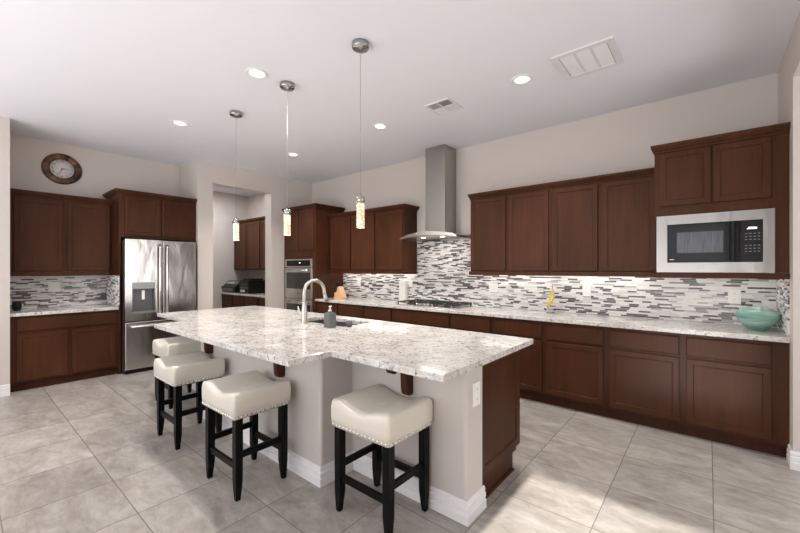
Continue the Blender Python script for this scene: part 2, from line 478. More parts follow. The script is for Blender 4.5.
UZ = (1.40, 2.30)
upper('upper_cabinet', 'two-door dark brown wall cabinet beside the tall oven cabinet', 0.935, 2.03, -.31, 1.345, 2.32,
      [(.951, 1.455), (1.487, 2.014)], UZ, 0, 0)
upper('upper_cabinet', 'single-door dark brown wall cabinet directly left of the range hood', 2.03, 2.61, -.31, 1.345, 2.32,
      [(2.046, 2.590)], UZ, 0, 1)
upper('upper_cabinet', 'two-door dark brown wall cabinet directly right of the range hood', 3.705, 4.71, -.31, 1.345, 2.32,
      [(3.718, 4.184), (4.229, 4.687)], UZ, .25, 0)
upper('upper_cabinet', 'two-door dark brown wall cabinet adjoining the microwave cabinet', 4.71, 5.69, -.31, 1.345, 2.32,
      [(4.733, 5.182), (5.226, 5.674)], UZ, 0, 0)

# tall oven cabinet
t = thing('oven_cabinet', 'tall dark brown cabinet holding the double wall oven', 'cabinet', (0.465, -.31, 0))
MB().box(0.002, 0.93, -.63, -0.001, 1.62, 2.475).box(0.002, .05, -.63, -.001, .10, 1.62).box(.858, 0.93, -.63, -.001, .10, 1.62) \
    .box(.05, .858, -.63, -.02, .10, .27).box(.05, .858, -.62, -.601, 1.60, 1.62).build('cabinet_body', M['wood'], t, 0.002)
door(t, 'y-', -.63, .088, .46, 1.75, 2.455); door(t, 'y-', -.63, .482, .885, 1.75, 2.455)
crown('crown_moulding', 0.002, 0.93, -.63, -0.001, 2.475, t, 0, 1, 'y-')
box(0.03, 0.92, -.57, -.01, 0.0, .10).build('toe_kick', M['toe'], t)
# double wall oven
t = thing('wall_oven', 'stainless double wall oven with black glass doors in the tall cabinet', 'oven', (0.455, -.33, .275))
box(.052, .856, -.598, -.05, .275, 1.599).build('oven_body', M['darkgrey'], t)
box(.056, .852, -.648, -.60, 1.455, 1.598).build('control_panel', M['steel_h'], t, .003)
box(.11, .80, -.652, -.648, 1.475, 1.575).build('control_display', M['blackglass'], t)
box(.490, .535, -.6535, -.652, 1.522, 1.536).build('display_digits', emit('display_digits', (.75, .9, 1), 1.2), t)
for (za, zb) in ((.90, 1.445), (.30, .885)):
    d = MB().loft(ring_rect(face_fn('y-', -.60), .056, .852, za, zb, [(0, 0), (0, .044), (.004, .048)])).build('oven_door', M['steel_h'], t)
    box(.10, .808, -.651, -.648, za + .17, zb - .085).build('door_window', M['ovenglass'], d)
    hb = MB().tube([(.09, -.70, zb - .045), (.82, -.70, zb - .045)], .014, 12)
    for hx in (.13, .78): hb.tube([(hx, -.648, zb - .045), (hx, -.70, zb - .045)], .009, 8)
    hb.build('handle', M['chrome'], d)
    MB().lathe([(.001, 0), (.016, 0), (.016, .002), (.001, .002)], (.455, -.648, za + .09), 16, '-y').build('badge', M['darkgrey'], d)

# microwave cabinet
t = thing('microwave_cabinet', 'deep dark brown wall cabinet with two short doors above the microwave', 'cabinet', (6.11, -.305, 1.345))
MB().box(5.692, XR - .001, -.61, -.001, 1.88, 2.44).box(5.692, 5.705, -.61, -.001, 1.39, 1.88).box(6.42, XR - .001, -.61, -.001, 1.39, 1.88) \
    .box(5.705, 6.42, -.55, -.001, 1.375, 1.39).build('cabinet_body', M['wood'], t, .002)
door(t, 'y-', -.61, 5.728, 6.074, 1.962, 2.422); door(t, 'y-', -.61, 6.085, 6.423, 1.962, 2.422)
crown('crown_moulding', 5.692, XR - .001, -.61, -.001, 2.44, t, .5, 0, 'y-')
box(5.690, XR - .001, -.640, -.575, 1.345, 1.388).build('light_rail', M['wood'], t, .004)
box(5.75, 6.45, -.33, -.29, 1.362, 1.374).build('led_strip', M['led'], t)

# microwave
t = thing('microwave', 'black microwave in a wide stainless trim frame under short cabinet doors', 'microwave', (6.06, -.30, 1.392))
box(5.72, 6.415, -.595, -.10, 1.42, 1.86).build('microwave_body', M['darkgrey'], t)
fm = MB()
MX0, MX1, MZ0, MZ1 = 5.708, 6.442, 1.392, 1.878
IX0, IX1, IZ0, IZ1 = 5.784, 6.378, 1.474, 1.801
for q in ((MX0, IX0, MZ0, MZ1), (IX1, MX1, MZ0, MZ1), (IX0, IX1, MZ0, IZ0), (IX0, IX1, IZ1, MZ1)):
    fm.box(q[0], q[1], -.622, -.612, q[2], q[3])
fm.build('trim_frame', M['trimsteel'], t)
d = box(IX0 + .002, 6.246, -.632, -.60, IZ0 + .002, IZ1 - .002).build('microwave_door', M['blackglass'], t, .003)
def micro_window():
    m, nt, b = mat('perforated_microwave_window'); n = N(nt)
    g = n.noise(n.mapping(n.obj(), (140, 140, 6)), 1, 2)
    n.link(n.ramp(g, [(.3, (.030, .032, .042)), (.7, (.075, .078, .098))]), b.inputs['Base Color']); b.inputs['Roughness'].default_value = .2
    return m
box(5.852, 6.150, -.634, -.632, 1.555, 1.728).build('window', micro_window(), d)
MB().loft([[(x, -.632 - d_, z) for x, d_ in ((6.186, 0), (6.188, .014), (6.199, .024), (6.212, .024), (6.223, .014), (6.225, 0))] for z in (1.486, 1.790)]).build('handle', M['black'], d)
box(5.802, 5.832, -.6335, -.632, 1.497, 1.503).build('badge', M['plate'], d)
c_ = box(6.249, IX1 - .002, -.630, -.60, IZ0 + .002, IZ1 - .002).build('control_panel', M['black'], t, .003)
MB().loft([[(6.318 + a + b * .3, y, 1.737 + b) for a, b in ((-.030, -.008), (.028, -.008), (.026, .006), (-.022, .009))] for y in (-.6315, -.63)]).build('display_digits', emit('microwave_digits', (.9, .95, 1), 1.0), c_)
keyprint = simple('keypad_print', (.22, .22, .23), .5)
for rows in ((0, 1, 2), (4, 5, 6)):
    kb = MB()
    for r_ in rows:
        for k in range(4): kb.box(6.276 + k * .024, 6.290 + k * .024, -.6315, -.63, 1.692 - r_ * .023, 1.698 - r_ * .023)
    kb.build('keypad', keyprint, c_)

# base cabinets along the long wall
def base_unit(label, x0, x1, bays, open_bottom=False, right_end=False):
    t = thing('base_cabinet', label, 'cabinet', ((x0 + x1) / 2, -.305, 0))
    box(x0, x1, -.61, -.001, .10, CT0 - .001).build('cabinet_body', M['wood'], t)
    box(x0, x1, -.555, -.01, 0, .10).build('toe_kick', M['toe'], t)
    for (u0, u1) in bays:
        door(t, 'y-', -.61, u0, u1, .692, .848, 'drawer', SLAB)
        door(t, 'y-', -.61, u0, u1, .128, .668)
    return t
base_unit('double-bay dark brown base cabinet next to the tall oven cabinet', .932, 2.085, [(.96, 1.471), (1.504, 2.066)])
base_unit('narrow single-bay dark brown base cabinet left of the cooktop base', 2.085, 2.633, [(2.104, 2.618)])
base_unit('wide dark brown base cabinet directly under the gas cooktop', 2.633, 3.594, [(2.650, 3.572)])
base_unit('single-bay dark brown base cabinet right of the cooktop base', 3.594, 4.150, [(3.618, 4.127)])
base_unit('double-bay dark brown base cabinet below the banana dish, beyond the island end', 4.150, 5.314, [(4.173, 4.713), (4.761, 5.288)])
base_unit('double-bay dark brown base cabinet at the right wall below the teal bowl', 5.314, XR - .001, [(5.342, 5.868), (5.913, 6.425)])
o = MB().box(.932, XR - .001, -.648, -.009, CT0, CT1).build('countertop', M['granite'], None, .004)
tag(o, 'long speckled granite countertop along the tiled back wall', 'countertop')

# left wall: base cabinet, worktop, wall cabinet
t = thing('base_cabinet', 'dark brown two-door base cabinet with one wide drawer, left of the refrigerator', 'cabinet', (-.37, -3.64, 0))
box(-.674, -.065, -4.148, -3.133, .10, CT0 - .001).build('cabinet_body', M['wood'], t)
box(-.66, -.12, -4.148, -3.133, 0, .10).build('toe_kick', M['toe'], t)
door(t, 'x+', -.065, -4.095, -3.165, .700, .850, 'drawer', SLAB)
door(t, 'x+', -.065, -4.095, -3.652, .125, .665); door(t, 'x+', -.065, -3.608, -3.165, .125, .665)
o = box(-.666, -.027, -4.148, -3.140, CT0, CT1).build('countertop', M['granite'], None, .004)
tag(o, 'short speckled granite worktop left of the refrigerator', 'countertop')
t = thing('upper_cabinet', 'dark brown two-door wall cabinet hung below the wall clock', 'cabinet', (-.51, -3.64, 1.345))
box(-.674, -.366, -4.148, -3.133, 1.39, 2.325).build('cabinet_body', M['wood'], t)
door(t, 'x+', -.366, -4.095, -3.655, 1.40, 2.29); door(t, 'x+', -.366, -3.612, -3.165, 1.40, 2.29)
crown('crown_moulding', -.674, -.366, -4.148, -3.133, 2.325, t, 0, 0, 'x+')
box(-.386, -.348, -4.148, -3.133, 1.335, 1.39).build('light_rail', M['wood'], t, .004)

# refrigerator surround
t = thing('refrigerator_cabinet', 'dark brown cabinet surround with two doors above the refrigerator', 'cabinet', (-.37, -2.64, 0))
box(-.674, -.06, -3.131, -2.152, 1.855, 2.445).build('cabinet_body', M['wood'], t)
box(-.674, -.06, -3.131, -3.106, 0, 1.855).build('side_panel', M['wood'], t)
box(-.10, -.06, -2.168, -2.152, 0, 1.855).build('filler_strip', M['wood'], t)
door(t, 'x+', -.06, -3.068, -2.640, 1.885, 2.425); door(t, 'x+', -.06, -2.622, -2.194, 1.885, 2.425)
crown('crown_moulding', -.674, -.06, -3.131, -2.152, 2.445, t, 1, 0, 'x+')

# refrigerator
t = thing('refrigerator', 'stainless french-door refrigerator with ice and water dispenser', 'refrigerator', (-.3, -2.64, 0))
FY0, FY1, FM, FX = -3.098, -2.203, -2.656, .085
box(-.62, 0.0, FY0 + .01, FY1 - .01, .03, 1.80).build('refrigerator_body', M['darkgrey'], t)
def slab_front(y0, y1, z0, z1, hole=None):
    m = MB()
    if hole is None:
        return m.loft(ring_rect(face_fn('x+', .006), y0, y1, z0, z1, [(0, 0), (0, FX - .02), (.004, FX - .010), (.012, FX - .006)]))
    hy0, hy1, hz0, hz1 = hole
    m.box(.006, FX, y0, hy0, z0, z1).box(.006, FX, hy1, y1, z0, z1).box(.006, FX, hy0, hy1, z0, hz0).box(.006, FX, hy0, hy1, hz1, z1).box(.006, .03, hy0, hy1, hz0, hz1)
    return m
hole = (-3.018, -2.752, .815, 1.238)
dl = slab_front(FY0, FM - .003, .715, 1.825, hole).build('left_door', M['steel'], t)
dr = slab_front(FM + .003, FY1, .715, 1.825).build('right_door', M['steel'], t)
fz = slab_front(FY0, FY1, .06, .702).build('freezer_drawer', M['steel'], t)
def bar_handle(y, parent):
    m = MB().tube([(FX + .035, y, .78), (FX + .055, y, .82), (FX + .055, y, 1.72), (FX + .035, y, 1.76)], .016, 12)
    for z in (.80, 1.74): m.tube([(FX - .008, y, z), (FX + .05, y, z)], .013, 8)
    return m.build('handle', M['chrome'], parent)
bar_handle(FM - .045, dl); bar_handle(FM + .045, dr)
m = MB().tube([(FX + .05, FY0 + .05, .645), (FX + .05, FY1 - .05, .645)], .016, 12)
for y in (FY0 + .08, FY1 - .08): m.tube([(FX - .008, y, .645), (FX + .05, y, .645)], .013, 8)
m.build('handle', M['chrome'], fz)
disp = MB()
disp.box(.03, FX + .004, hole[0] + .001, hole[1] - .001, 1.150, hole[3] - .001).build('dispenser_panel', simple('silver_plastic', (.30, .30, .31), .35, .5), dl)
rec = MB().box(.03, .034, hole[0] + .001, hole[1] - .001, hole[2], 1.150).box(.03, FX, hole[0] + .001, hole[0] + .012, hole[2], 1.150).box(.03, FX, hole[1] - .012, hole[1] - .001, hole[2], 1.150)
rec.build('dispenser_recess', M['darkgrey'], dl)
box(.035, .060, -2.898, -2.864, 1.00, 1.13).build('dispenser_paddle', M['plate'], dl, .004)
box(.03, FX + .012, hole[0] + .001, hole[1] - .001, hole[2] + .001, hole[2] + .025).build('drip_tray', M['nickel'], dl)
MB().lathe([(.001, 0), (.017, 0), (.017, .003), (.001, .003)], (FX - .004, -2.25, 1.74), 16, 'x').build('badge', M['darkgrey'], dr)
box(-.5, .02, FY0 + .02, FY1 - .02, 0, .055).build('base_grille', M['black'], t)

# ------------------------------------------------------------------ range hood and cooktop
t = thing('range_hood', 'stainless chimney range hood with a curved canopy above the cooktop', 'range hood', (3.145, -.2, 1.84))
box(2.984, 3.308, -.30, -.001, 1.93, H - .001).build('chimney', M['hoodsteel'], t, .003)
HX0, HX1, HC = 2.668, 3.600, 3.134
rings = []
for k in range(25):
    x = HX0 + (HX1 - HX0) * k / 24; q = (x - HC) / .466
    z = 1.927 - .068 * q * q; th = .052 - .026 * q * q; yf = -.515 + .03 * q * q
    rings.append([(x, yf, z - th), (x, yf, z), (x, -.31, z + .006), (x, -.010, z + .006), (x, -.010, z - th), (x, -.31, z - th)])
MB().loft(rings, False).build('canopy', M['steel_h'], t, .003)
box(2.90, 3.38, -.40, -.012, 1.858, 1.888).build('filter_housing', M['steel_h'], t, .004)
for k in range(2): MB().lathe([(.001, 0), (.03, 0), (.03, .004), (.001, .004)], (2.98 + .32 * k, -.34, 1.854), 16).build('hood_lamp', M['lens'], t)
lamp('hood_light', 'AREA', (3.14, -.33, 1.85), (0, 0, 0), 2.2, (1, .92, .8), shape='RECTANGLE', size=.4, size_y=.12)

t = thing('cooktop', 'black five-burner gas cooktop set in the granite below the hood', 'cooktop', (3.11, -.31, CT1))
box(2.655, 3.610, -.555, -.06, CT1 + .0005, CT1 + .012).build('cooktop_plate', M['steel_h'], t, .004)
for gx0, gx1 in ((2.675, 2.980), (2.985, 3.275), (3.280, 3.592)):
    g = MB(); z0, z1 = CT1 + .040, CT1 + .054
    ya = -.44 if gx0 == 2.985 else -.54
    for x in (gx0, gx1 - .014): g.box(x, x + .014, ya, -.075, z0, z1)
    for y in (ya, (ya - .075) / 2 - .006, -.089): g.box(gx0, gx1, y, y + .014, z0, z1)
    g.box((gx0 + gx1) / 2 - .006, (gx0 + gx1) / 2 + .006, ya, -.075, z0, z1)
    for x in (gx0, gx1 - .014):
        for y in (ya, -.089): g.box(x, x + .014, y, y + .014, CT1 + .012, z0)
    g.build('grate', M['grate'], t)
for bx, by, br in ((2.82, -.17, .035), (2.82, -.42, .045), (3.115, -.25, .06), (3.41, -.17, .045), (3.41, -.42, .035)):
    MB().lathe([(br + .015, 0), (br + .015, .008), (br, .01), (br, .022), (.001, .024)], (bx, by, CT1 + .012), 20).build('burner', M['grate'], t)
for k in range(5):
    MB().lathe([(.021, 0), (.020, .026), (.001, .027)], (2.985 + k * .066, -.500 - (.014 if k % 2 else 0), CT1 + .012), 16).build('knob', M['chrome'], t)

# ------------------------------------------------------------------ island
t = thing('kitchen_island', 'kitchen island base with painted knee wall and dark wood end panel', 'island', (3.2, -2.5, 0))
IBX0, IBX1, BB0, BB1 = 1.26, 5.02, 2.25, 4.105
KY, BY = -2.735, -3.025          # knee wall face, bump-out face
kw = MB()
poly = [(IBX0, -2.53), (IBX0, KY), (BB0, KY), (BB0, BY), (BB1, BY), (BB1, KY), (IBX1, KY), (IBX1, -2.53)]
kw.loft([[(x, y, 0) for x, y in poly], [(x, y, CT0 - .001) for x, y in poly]])
kw.build('knee_wall', M['knee'], t, .022, 4)
sink_x0, sink_x1, sink_y0, sink_y1 = 2.86, 3.59, -2.375, -2.015
cb = MB().box(1.27, 2.80, -2.529, -1.93, .10, CT0 - .001).box(3.65, 4.975, -2.529, -1.93, .10, CT0 - .001).box(2.80, 3.65, -2.529, -1.93, .10, .60) \
    .box(2.80, 3.65, -2.529, -2.46, .60, CT0 - .001).box(2.80, 3.65, -1.955, -1.93, .60, CT0 - .001)
cb.build('cabinet_body', M['wood'], t)
box(1.29, 4.96, -2.529, -2.01, 0, .10).build('toe_kick', M['toe'], t)
ep = MB().loft(ring_rect(face_fn('x+', 4.975), -2.529, -1.93, .155, CT0 - .001, [(0, 0), (0, .028), (.05, .028), (.058, .020)]))
ep.box(4.975, 4.99, -2.529, -2.03, .0, .155)
ep.build('end_panel', M['wood'], t)
MB().box(4.99, 5.005, -2.529, -2.03, 0, .018).build('shoe_moulding', M['wood'], t, .006)
# far side doors (kitchen side)
for k in range(5):
    u0 = 1.31 + k * .735
    m = MB().loft([[(u0 + i, -1.93 + d, .13 + i), (u0 + .69 - i, -1.93 + d, .13 + i), (u0 + .69 - i, -1.93 + d, .85 - i), (u0 + i, -1.93 + d, .85 - i)] for i, d in SHAKER])
    m.build('door', M['wood'], t)
# baseboard of the knee wall
prof = [(0, 0), (.016, 0), (.018, .050), (.008, .056), (.015, .062), (.015, .088), (.006, .094), (.011, .100), (.010, .117), (.003, .125), (0, .125)]
prof[1] = (.018, 0)
path = [(IBX0, -2.53), (IBX0, KY), (BB0, KY), (BB0, BY), (BB1, BY), (BB1, KY), (IBX1, KY), (IBX1, -2.53)]
sgn = [(-1, 0), (-1, -1), (-1, -1), (-1, -1), (1, -1), (1, -1), (1, -1), (1, 0)]
MB().loft([[(x + s_[0] * d, y + s_[1] * d, z) for d, z in prof] for (x, y), s_ in zip(path, sgn)]).build('baseboard', M['trim'], t)
# corbels
def corbel(xc, yw, reach):
    top = CT0 - .001
    pf = [(0, top), (0, .650), (.020, .640), (.048, .644), (.060, .658), (.066, .690), (.070, .775), (.085, .815), (.115, .832), (reach - .075, .832), (reach - .058, .812), (reach - .035, .802), (reach - .012, .808), (reach, .828), (reach, top)]
    MB().prism(pf, lambda a, z: (xc - .024, yw - a, z), lambda a, z: (xc + .024, yw - a, z)).build('corbel', M['wood'], t, .003)
corbel(3.675, BY, .205); corbel(2.518, BY, .205); corbel(4.622, KY, .205); corbel(1.70, KY, .205)

# island countertop with the sink cut-out
def slab_grid(xs, ys, keep, z0, z1):
    m = MB(); V = {}; 
    def vid(i, j, k):
        key = (i, j, k)
        if key not in V:
            V[key] = len(m.v); m.v.append((xs[i], ys[j], z1 if k else z0))
        return V[key]
    nx, ny = len(xs) - 1, len(ys) - 1
    K = lambda i, j: 0 <= i < nx and 0 <= j < ny and keep(i, j)
    def face(*f): m.f.append(list(f)); m.sm.append(False)
    for i in range(nx):
        for j in range(ny):
            if not K(i, j): continue
            face(vid(i, j, 1), vid(i + 1, j, 1), vid(i + 1, j + 1, 1), vid(i, j + 1, 1))
            face(vid(i, j, 0), vid(i, j + 1, 0), vid(i + 1, j + 1, 0), vid(i + 1, j, 0))
            if not K(i - 1, j): face(vid(i, j, 0), vid(i, j, 1), vid(i, j + 1, 1), vid(i, j + 1, 0))
            if not K(i + 1, j): face(vid(i + 1, j, 0), vid(i + 1, j + 1, 0), vid(i + 1, j + 1, 1), vid(i + 1, j, 1))
            if not K(i, j - 1): face(vid(i, j, 0), vid(i + 1, j, 0), vid(i + 1, j, 1), vid(i, j, 1))
            if not K(i, j + 1): face(vid(i, j + 1, 0), vid(i, j + 1, 1), vid(i + 1, j + 1, 1), vid(i + 1, j + 1, 0))
    return m
xs = [1.200, 2.125, sink_x0, sink_x1, 4.265, 5.082]
ys = [-3.377, -3.068, sink_y0, sink_y1, -1.87]
keep = lambda i, j: (1 <= i <= 3) if j == 0 else not (i == 2 and j == 2)
o = slab_grid(xs, ys, keep, CT0, CT1).build('island_countertop', M['granite'], None, .004)
tag(o, 'large stepped speckled granite top of the kitchen island', 'countertop')
# sink
t = thing('sink', 'dark grey undermount sink in the island granite', 'sink', (3.2, -2.2, .68))
sk = MB()
x0, x1, y0, y1 = sink_x0 - .006, sink_x1 + .006, sink_y0 - .006, sink_y1 + .006
rings = []
for ins, z in ((-.02, .8745), (0, .8745), (.004, .72), (.03, .685)):
    rings.append([(x0 + ins, y0 + ins, z), (x1 - ins, y0 + ins, z), (x1 - ins, y1 - ins, z), (x0 + ins, y1 - ins, z)])
sk.loft(rings, False, False, True)
ob = sk.build('basin', simple('dark_grey_sink', (.13, .14, .155), .3, .4), t, 0, recalc=False)
sol = ob.modifiers.new('solid', 'SOLIDIFY'); sol.thickness = .008; sol.offset = -1
MB().lathe([(.045, 0), (.045, .004), (.03, .004), (.001, .002)], (3.22, -2.2, .686), 20).build('drain', M['chrome'], t)
# faucet
t = thing('faucet', 'tall satin nickel gooseneck faucet on the island beside the sink', 'faucet', (3.139, -2.455, CT1))
FXc, FYc = 3.139, -2.455
MB().lathe([(.034, 0), (.034, .006), (.030, .012), (.027, .10), (.021, .17), (.015, .20)], (FXc, FYc, CT1), 20).build('faucet_base', M['nickel'], t)
pts = [(FXc, FYc, 1.10), (FXc, FYc, 1.20)]
for k in range(0, 13):
    a = PI * k / 12
    pts.append((FXc, FYc + .118 - .118 * math.cos(a), 1.200 + .110 * math.sin(a)))
pts += [(FXc, FYc + .238, 1.17)]
MB().tube(pts, .0165, 12).build('spout', M['nickel'], t)
MB().tube([(FXc, FYc + .237, 1.19), (FXc, FYc + .250, 1.14), (FXc, FYc + .266, 1.10)], [.016, .020, .024], 14).build('spray_head', M['nickel'], t)
MB().tube([(FXc - .02, FYc, .985), (FXc - .055, FYc - .005, .995), (FXc - .075, FYc - .01, 1.03), (FXc - .082, FYc - .012, 1.065)], [.014, .012, .009, .007], 10).build('handle', M['nickel'], t)
# soap dispenser
t = thing('soap_dispenser', 'square grey glass soap bottle with cream pump beside the faucet', 'soap dispenser', (3.535, -2.475, CT1))
SX, SY = 3.535, -2.475
def glassy(name, col, rough, trans):
    m = simple(name, col, rough); m.node_tree.nodes['Principled BSDF'].inputs['Transmission Weight'].default_value = trans
    return m
M['greyglass'] = glassy('grey_glass', (.125, .135, .14), .14, .15)
MB().loft([[(SX + a * s_, SY + b * s_, CT1 + z) for a, b in ((-1, -1), (1, -1), (1, 1), (-1, 1))] for s_, z in ((.035, 0), (.038, .006), (.038, .118), (.032, .128), (.014, .133), (.014, .14))]) \
    .build('bottle', M['greyglass'], t, .004)
m = MB().lathe([(.016, 0), (.016, .012), (.007, .014), (.007, .035), (.013, .037), (.013, .046), (.001, .047)], (SX, SY, CT1 + .14), 14)
m.tube([(SX, SY, CT1 + .182), (SX - .02, SY + .03, CT1 + .180)], .006, 8)
m.build('pump', simple('cream_plastic', (.75, .68, .58), .3), t)
o = MB().lathe([(.024, 0), (.028, .03), (.028, .05), (.024, .05), (.023, .006), (.001, .006)], (3.63, -2.34, CT1), 18).build('glass_cup', M['greyglass'])
tag(o, 'small grey round cup at the sink edge behind the soap bottle', 'cup')

# ------------------------------------------------------------------ bar stools
def make_stool():
    t = thing('bar_stool', '', 'stool', (0, 0, 0), 'counter stools around the island')
    W, D, Z0, ZT = .2275, .200, .505, .660
    # saddle seat: high at the two short ends, dipped along the middle
    nx, ny = 21, 13
    s_ = MB()
    def topz(u):
        dip = .040 * (0.5 + 0.5 * math.cos(PI * min(1, abs(u) / .92)))
        return ZT - dip
    prof = []
    ring_n = 44
    def outline(ins, r=.020):
        pts = []
        a, b = W - ins, D - ins; r = max(.004, min(r, a, b))
        for cx_, cy_, a0 in ((a - r, b - r, 0), (-(a - r), b - r, PI / 2), (-(a - r), -(b - r), PI), (a - r, -(b - r), 3 * PI / 2)):
            for k in range(8):
                an = a0 + PI / 2 * k / 7
                pts.append((cx_ + r * math.cos(an), cy_ + r * math.sin(an)))
            # extra points on the straight run
            nxt = {0: (-(a - r), b), PI / 2: (-a, -(b - r)), PI: (a - r, -b), 3 * PI / 2: (a, b - r)}[a0]
            p0 = pts[-1]
            for k in range(1, 8):
                f_ = k / 8; pts.append((p0[0] + (nxt[0] - p0[0]) * f_, p0[1] + (nxt[1] - p0[1]) * f_))
        return pts
    rings = []
    for ins, h in ((.004, 0.0), (0, .01), (-.003, .40), (-.003, .70)):
        rings.append([(x, y, Z0 + (topz(x / W) - Z0) * h) for x, y in outline(ins)])
    for ins, d in ((0, .016), (.006, .005), (.018, 0), (.055, .0), (.10, -.002), (.15, -.003), (.185, -.003), (.197, -.003)):
        rings.append([(x, y, topz(x / W) - d) for x, y in outline(ins, .020 if ins < .03 else .05)])
    s_.loft(rings, True)
    s_.build('seat', M['leather'], t)
    nh = MB()
    def nail(x, y, nx_, ny_):
        c = Vector((x, y, Z0 + .012)); nn = Vector((nx_, ny_, 0)); tt = Vector((-ny_, nx_, 0)); up = Vector((0, 0, 1))
        rr = .0088
        r0 = [tuple(c + (tt * math.cos(2 * PI * k / 6) + up * math.sin(2 * PI * k / 6)) * rr) for k in range(6)]
        r1 = [tuple(c + nn * .004 + (tt * math.cos(2 * PI * k / 6) + up * math.sin(2 * PI * k / 6)) * rr * .55) for k in range(6)]
        nh.loft([r0, r1], True, False, True)
    for k in range(15):
        x = -.206 + k * .412 / 14
        nail(x, -D - .001, 0, -1); nail(x, D + .001, 0, 1)
    for k in range(13):
        y = -.178 + k * .356 / 12
        nail(W + .001, y, 1, 0); nail(-W - .001, y, -1, 0)
    nh.build('nailhead_trim', M['chrome'], t)
    LX, LY = .190, .158
    for sx in (-1, 1):
        for sy in (-1, 1):
            rings = []
            for z, w, out in ((0, .014, .003), (.05, .018, .002), (.12, .0225, 0), (.30, .0235, 0), (Z0 + .01, .0235, 0)):
                cx_, cy_ = sx * (LX + out), sy * (LY + out)
                rings.append([(cx_ + a * w, cy_ + b * w, z) for a, b in ((-1, -1), (1, -1), (1, 1), (-1, 1))])
            MB().loft(rings).build('leg', M['blackwood'], t, .002)
    zl, zh = .20, .27
    for sx in (-1, 1): box(sx * LX - .010, sx * LX + .010, -LY + .016, LY - .016, zh - .02, zh + .02).build('stretcher', M['blackwood'], t, .002)
    for sy in (-1, 1): box(-LX + .016, LX - .016, sy * LY - .010, sy * LY + .010, zl - .02, zl + .02).build('stretcher', M['blackwood'], t, .002)
    box(-LX - .01, LX + .01, -LY - .01, LY + .01, Z0 - .012, Z0 + .001).build('seat_frame', M['blackwood'], t)
    return t
stool = make_stool()
stool.location = (4.578, -2.948, 0)
stool['label'] = 'cream leather stool tucked under the counter corner nearest the camera, beside the wall outlet'
copy_thing(stool, (3.637, -3.285, 0), 'cream leather stool in front of the island bump-out, near its front corner')
copy_thing(stool, (2.645, -3.27, 0), 'cream leather stool second from the refrigerator, in front of the most hidden stool')
copy_thing(stool, (1.66, -2.985, 0), 'cream leather stool nearest the refrigerator, mostly hidden behind another stool')

# ------------------------------------------------------------------ ceiling fittings
def crystal():
    m, nt, b = mat('bubble_crystal_lit'); n = N(nt)
    o = n.obj()
    v = n.new('ShaderNodeTexVoronoi'); n.link(o, v.inputs['Vector']); v.inputs['Scale'].default_value = 60
    lw = n.new('ShaderNodeLayerWeight'); lw.inputs['Blend'].default_value = .5
    c = n.ramp(v.outputs['Distance'], [(.15, (1.0, .95, .84)), (.6, (.55, .36, .19))])
    n.link(c, b.inputs['Base Color']); n.link(c, b.inputs['Emission Color'])
    b.inputs['Emission Strength'].default_value = 0.80
    b.inputs['Roughness'].default_value = .1
    return m
M['crystal'] = crystal()
def make_pendant():
    t = thing('pendant_light', '', 'pendant light', (0, 0, H), 'pendant lights over the island')
    b = -H
    MB().lathe([(.066, H - .0005), (.066, H - .034), (.060, H - .041), (.020, H - .043), (.018, H - .050), (.001, H - .050)], n=28).build('ceiling_canopy', M['darkchrome'], t)
    MB().tube([(0, 0, H - .05), (0, 0, 1.985)], .0018, 6).build('cord', simple('clear_cord', (.33, .31, .30), .5), t)
    MB().lathe([(.007, 1.988), (.008, 1.968), (.031, 1.965), (.032, 1.915), (.001, 1.915)], n=24).build('lamp_cap', M['darkchrome'], t)
    MB().lathe([(.030, 1.9148), (.030, 1.735), (.027, 1.730), (.001, 1.730)], n=24).build('crystal_shade', M['crystal'], t)
    return t
pend = make_pendant()
pend.location = (4.04, -2.60, H)
pend['label'] = 'crystal tube pendant light nearest the camera, in front of the upper cabinets'
copy_thing(pend, (3.08, -2.60, H), 'crystal tube pendant light, middle of three, in front of the tall oven cabinet')
copy_thing(pend, (2.117, -2.60, H), 'crystal tube pendant light farthest from the camera, before the pantry opening')
for k, x in enumerate((4.04, 3.08, 2.117)):
    lamp('pendant_glow', 'POINT', (x, -2.60, 1.69), (0, 0, 0), 3.0, (1, .8, .55), shadow_soft_size=.03)

def make_can():
    t = thing('recessed_light', '', 'ceiling light', (0, 0, H), 'recessed ceiling lights')
    MB().lathe([(.094, H), (.094, H - .004), (.086, H - .007), (.074, H - .006), (.066, H - .002), (.066, H)], n=32, caps=False).build('trim_ring', M['trim'], t)
    MB().lathe([(.0655, H - .0004), (.0655, H - .0014), (.001, H - .0014)], n=32).build('reflector', M['canglow'], t)
    MB().lathe([(.047, H - .0015), (.045, H - .004), (.001, H - .0055)], n=32).build('lens', M['lens'], t)
    return t
can = make_can()
CANS = [((4.77, -1.30), 'round recessed ceiling light beside the return air grille'),
        ((3.035, -2.875), 'round recessed ceiling light between the pendant canopies, near the camera'),
        ((3.05, -1.31), 'round recessed ceiling light above and left of the range hood'),
        ((1.317, -2.87), 'round recessed ceiling light in front of the refrigerator alcove'),
        ((1.317, -1.335), 'round recessed ceiling light nearest the corner above the wall oven')]
for k, ((x, y), lab) in enumerate(CANS):
    if k == 0: can.location = (x, y, H); can['label'] = lab
    else: copy_thing(can, (x, y, H), lab)
    lamp('can_light', 'SPOT', (x, y, H - .03), (0, 0, 0), 92, (1, .94, .87), spot_size=2.3, spot_blend=.8, shadow_soft_size=.06)

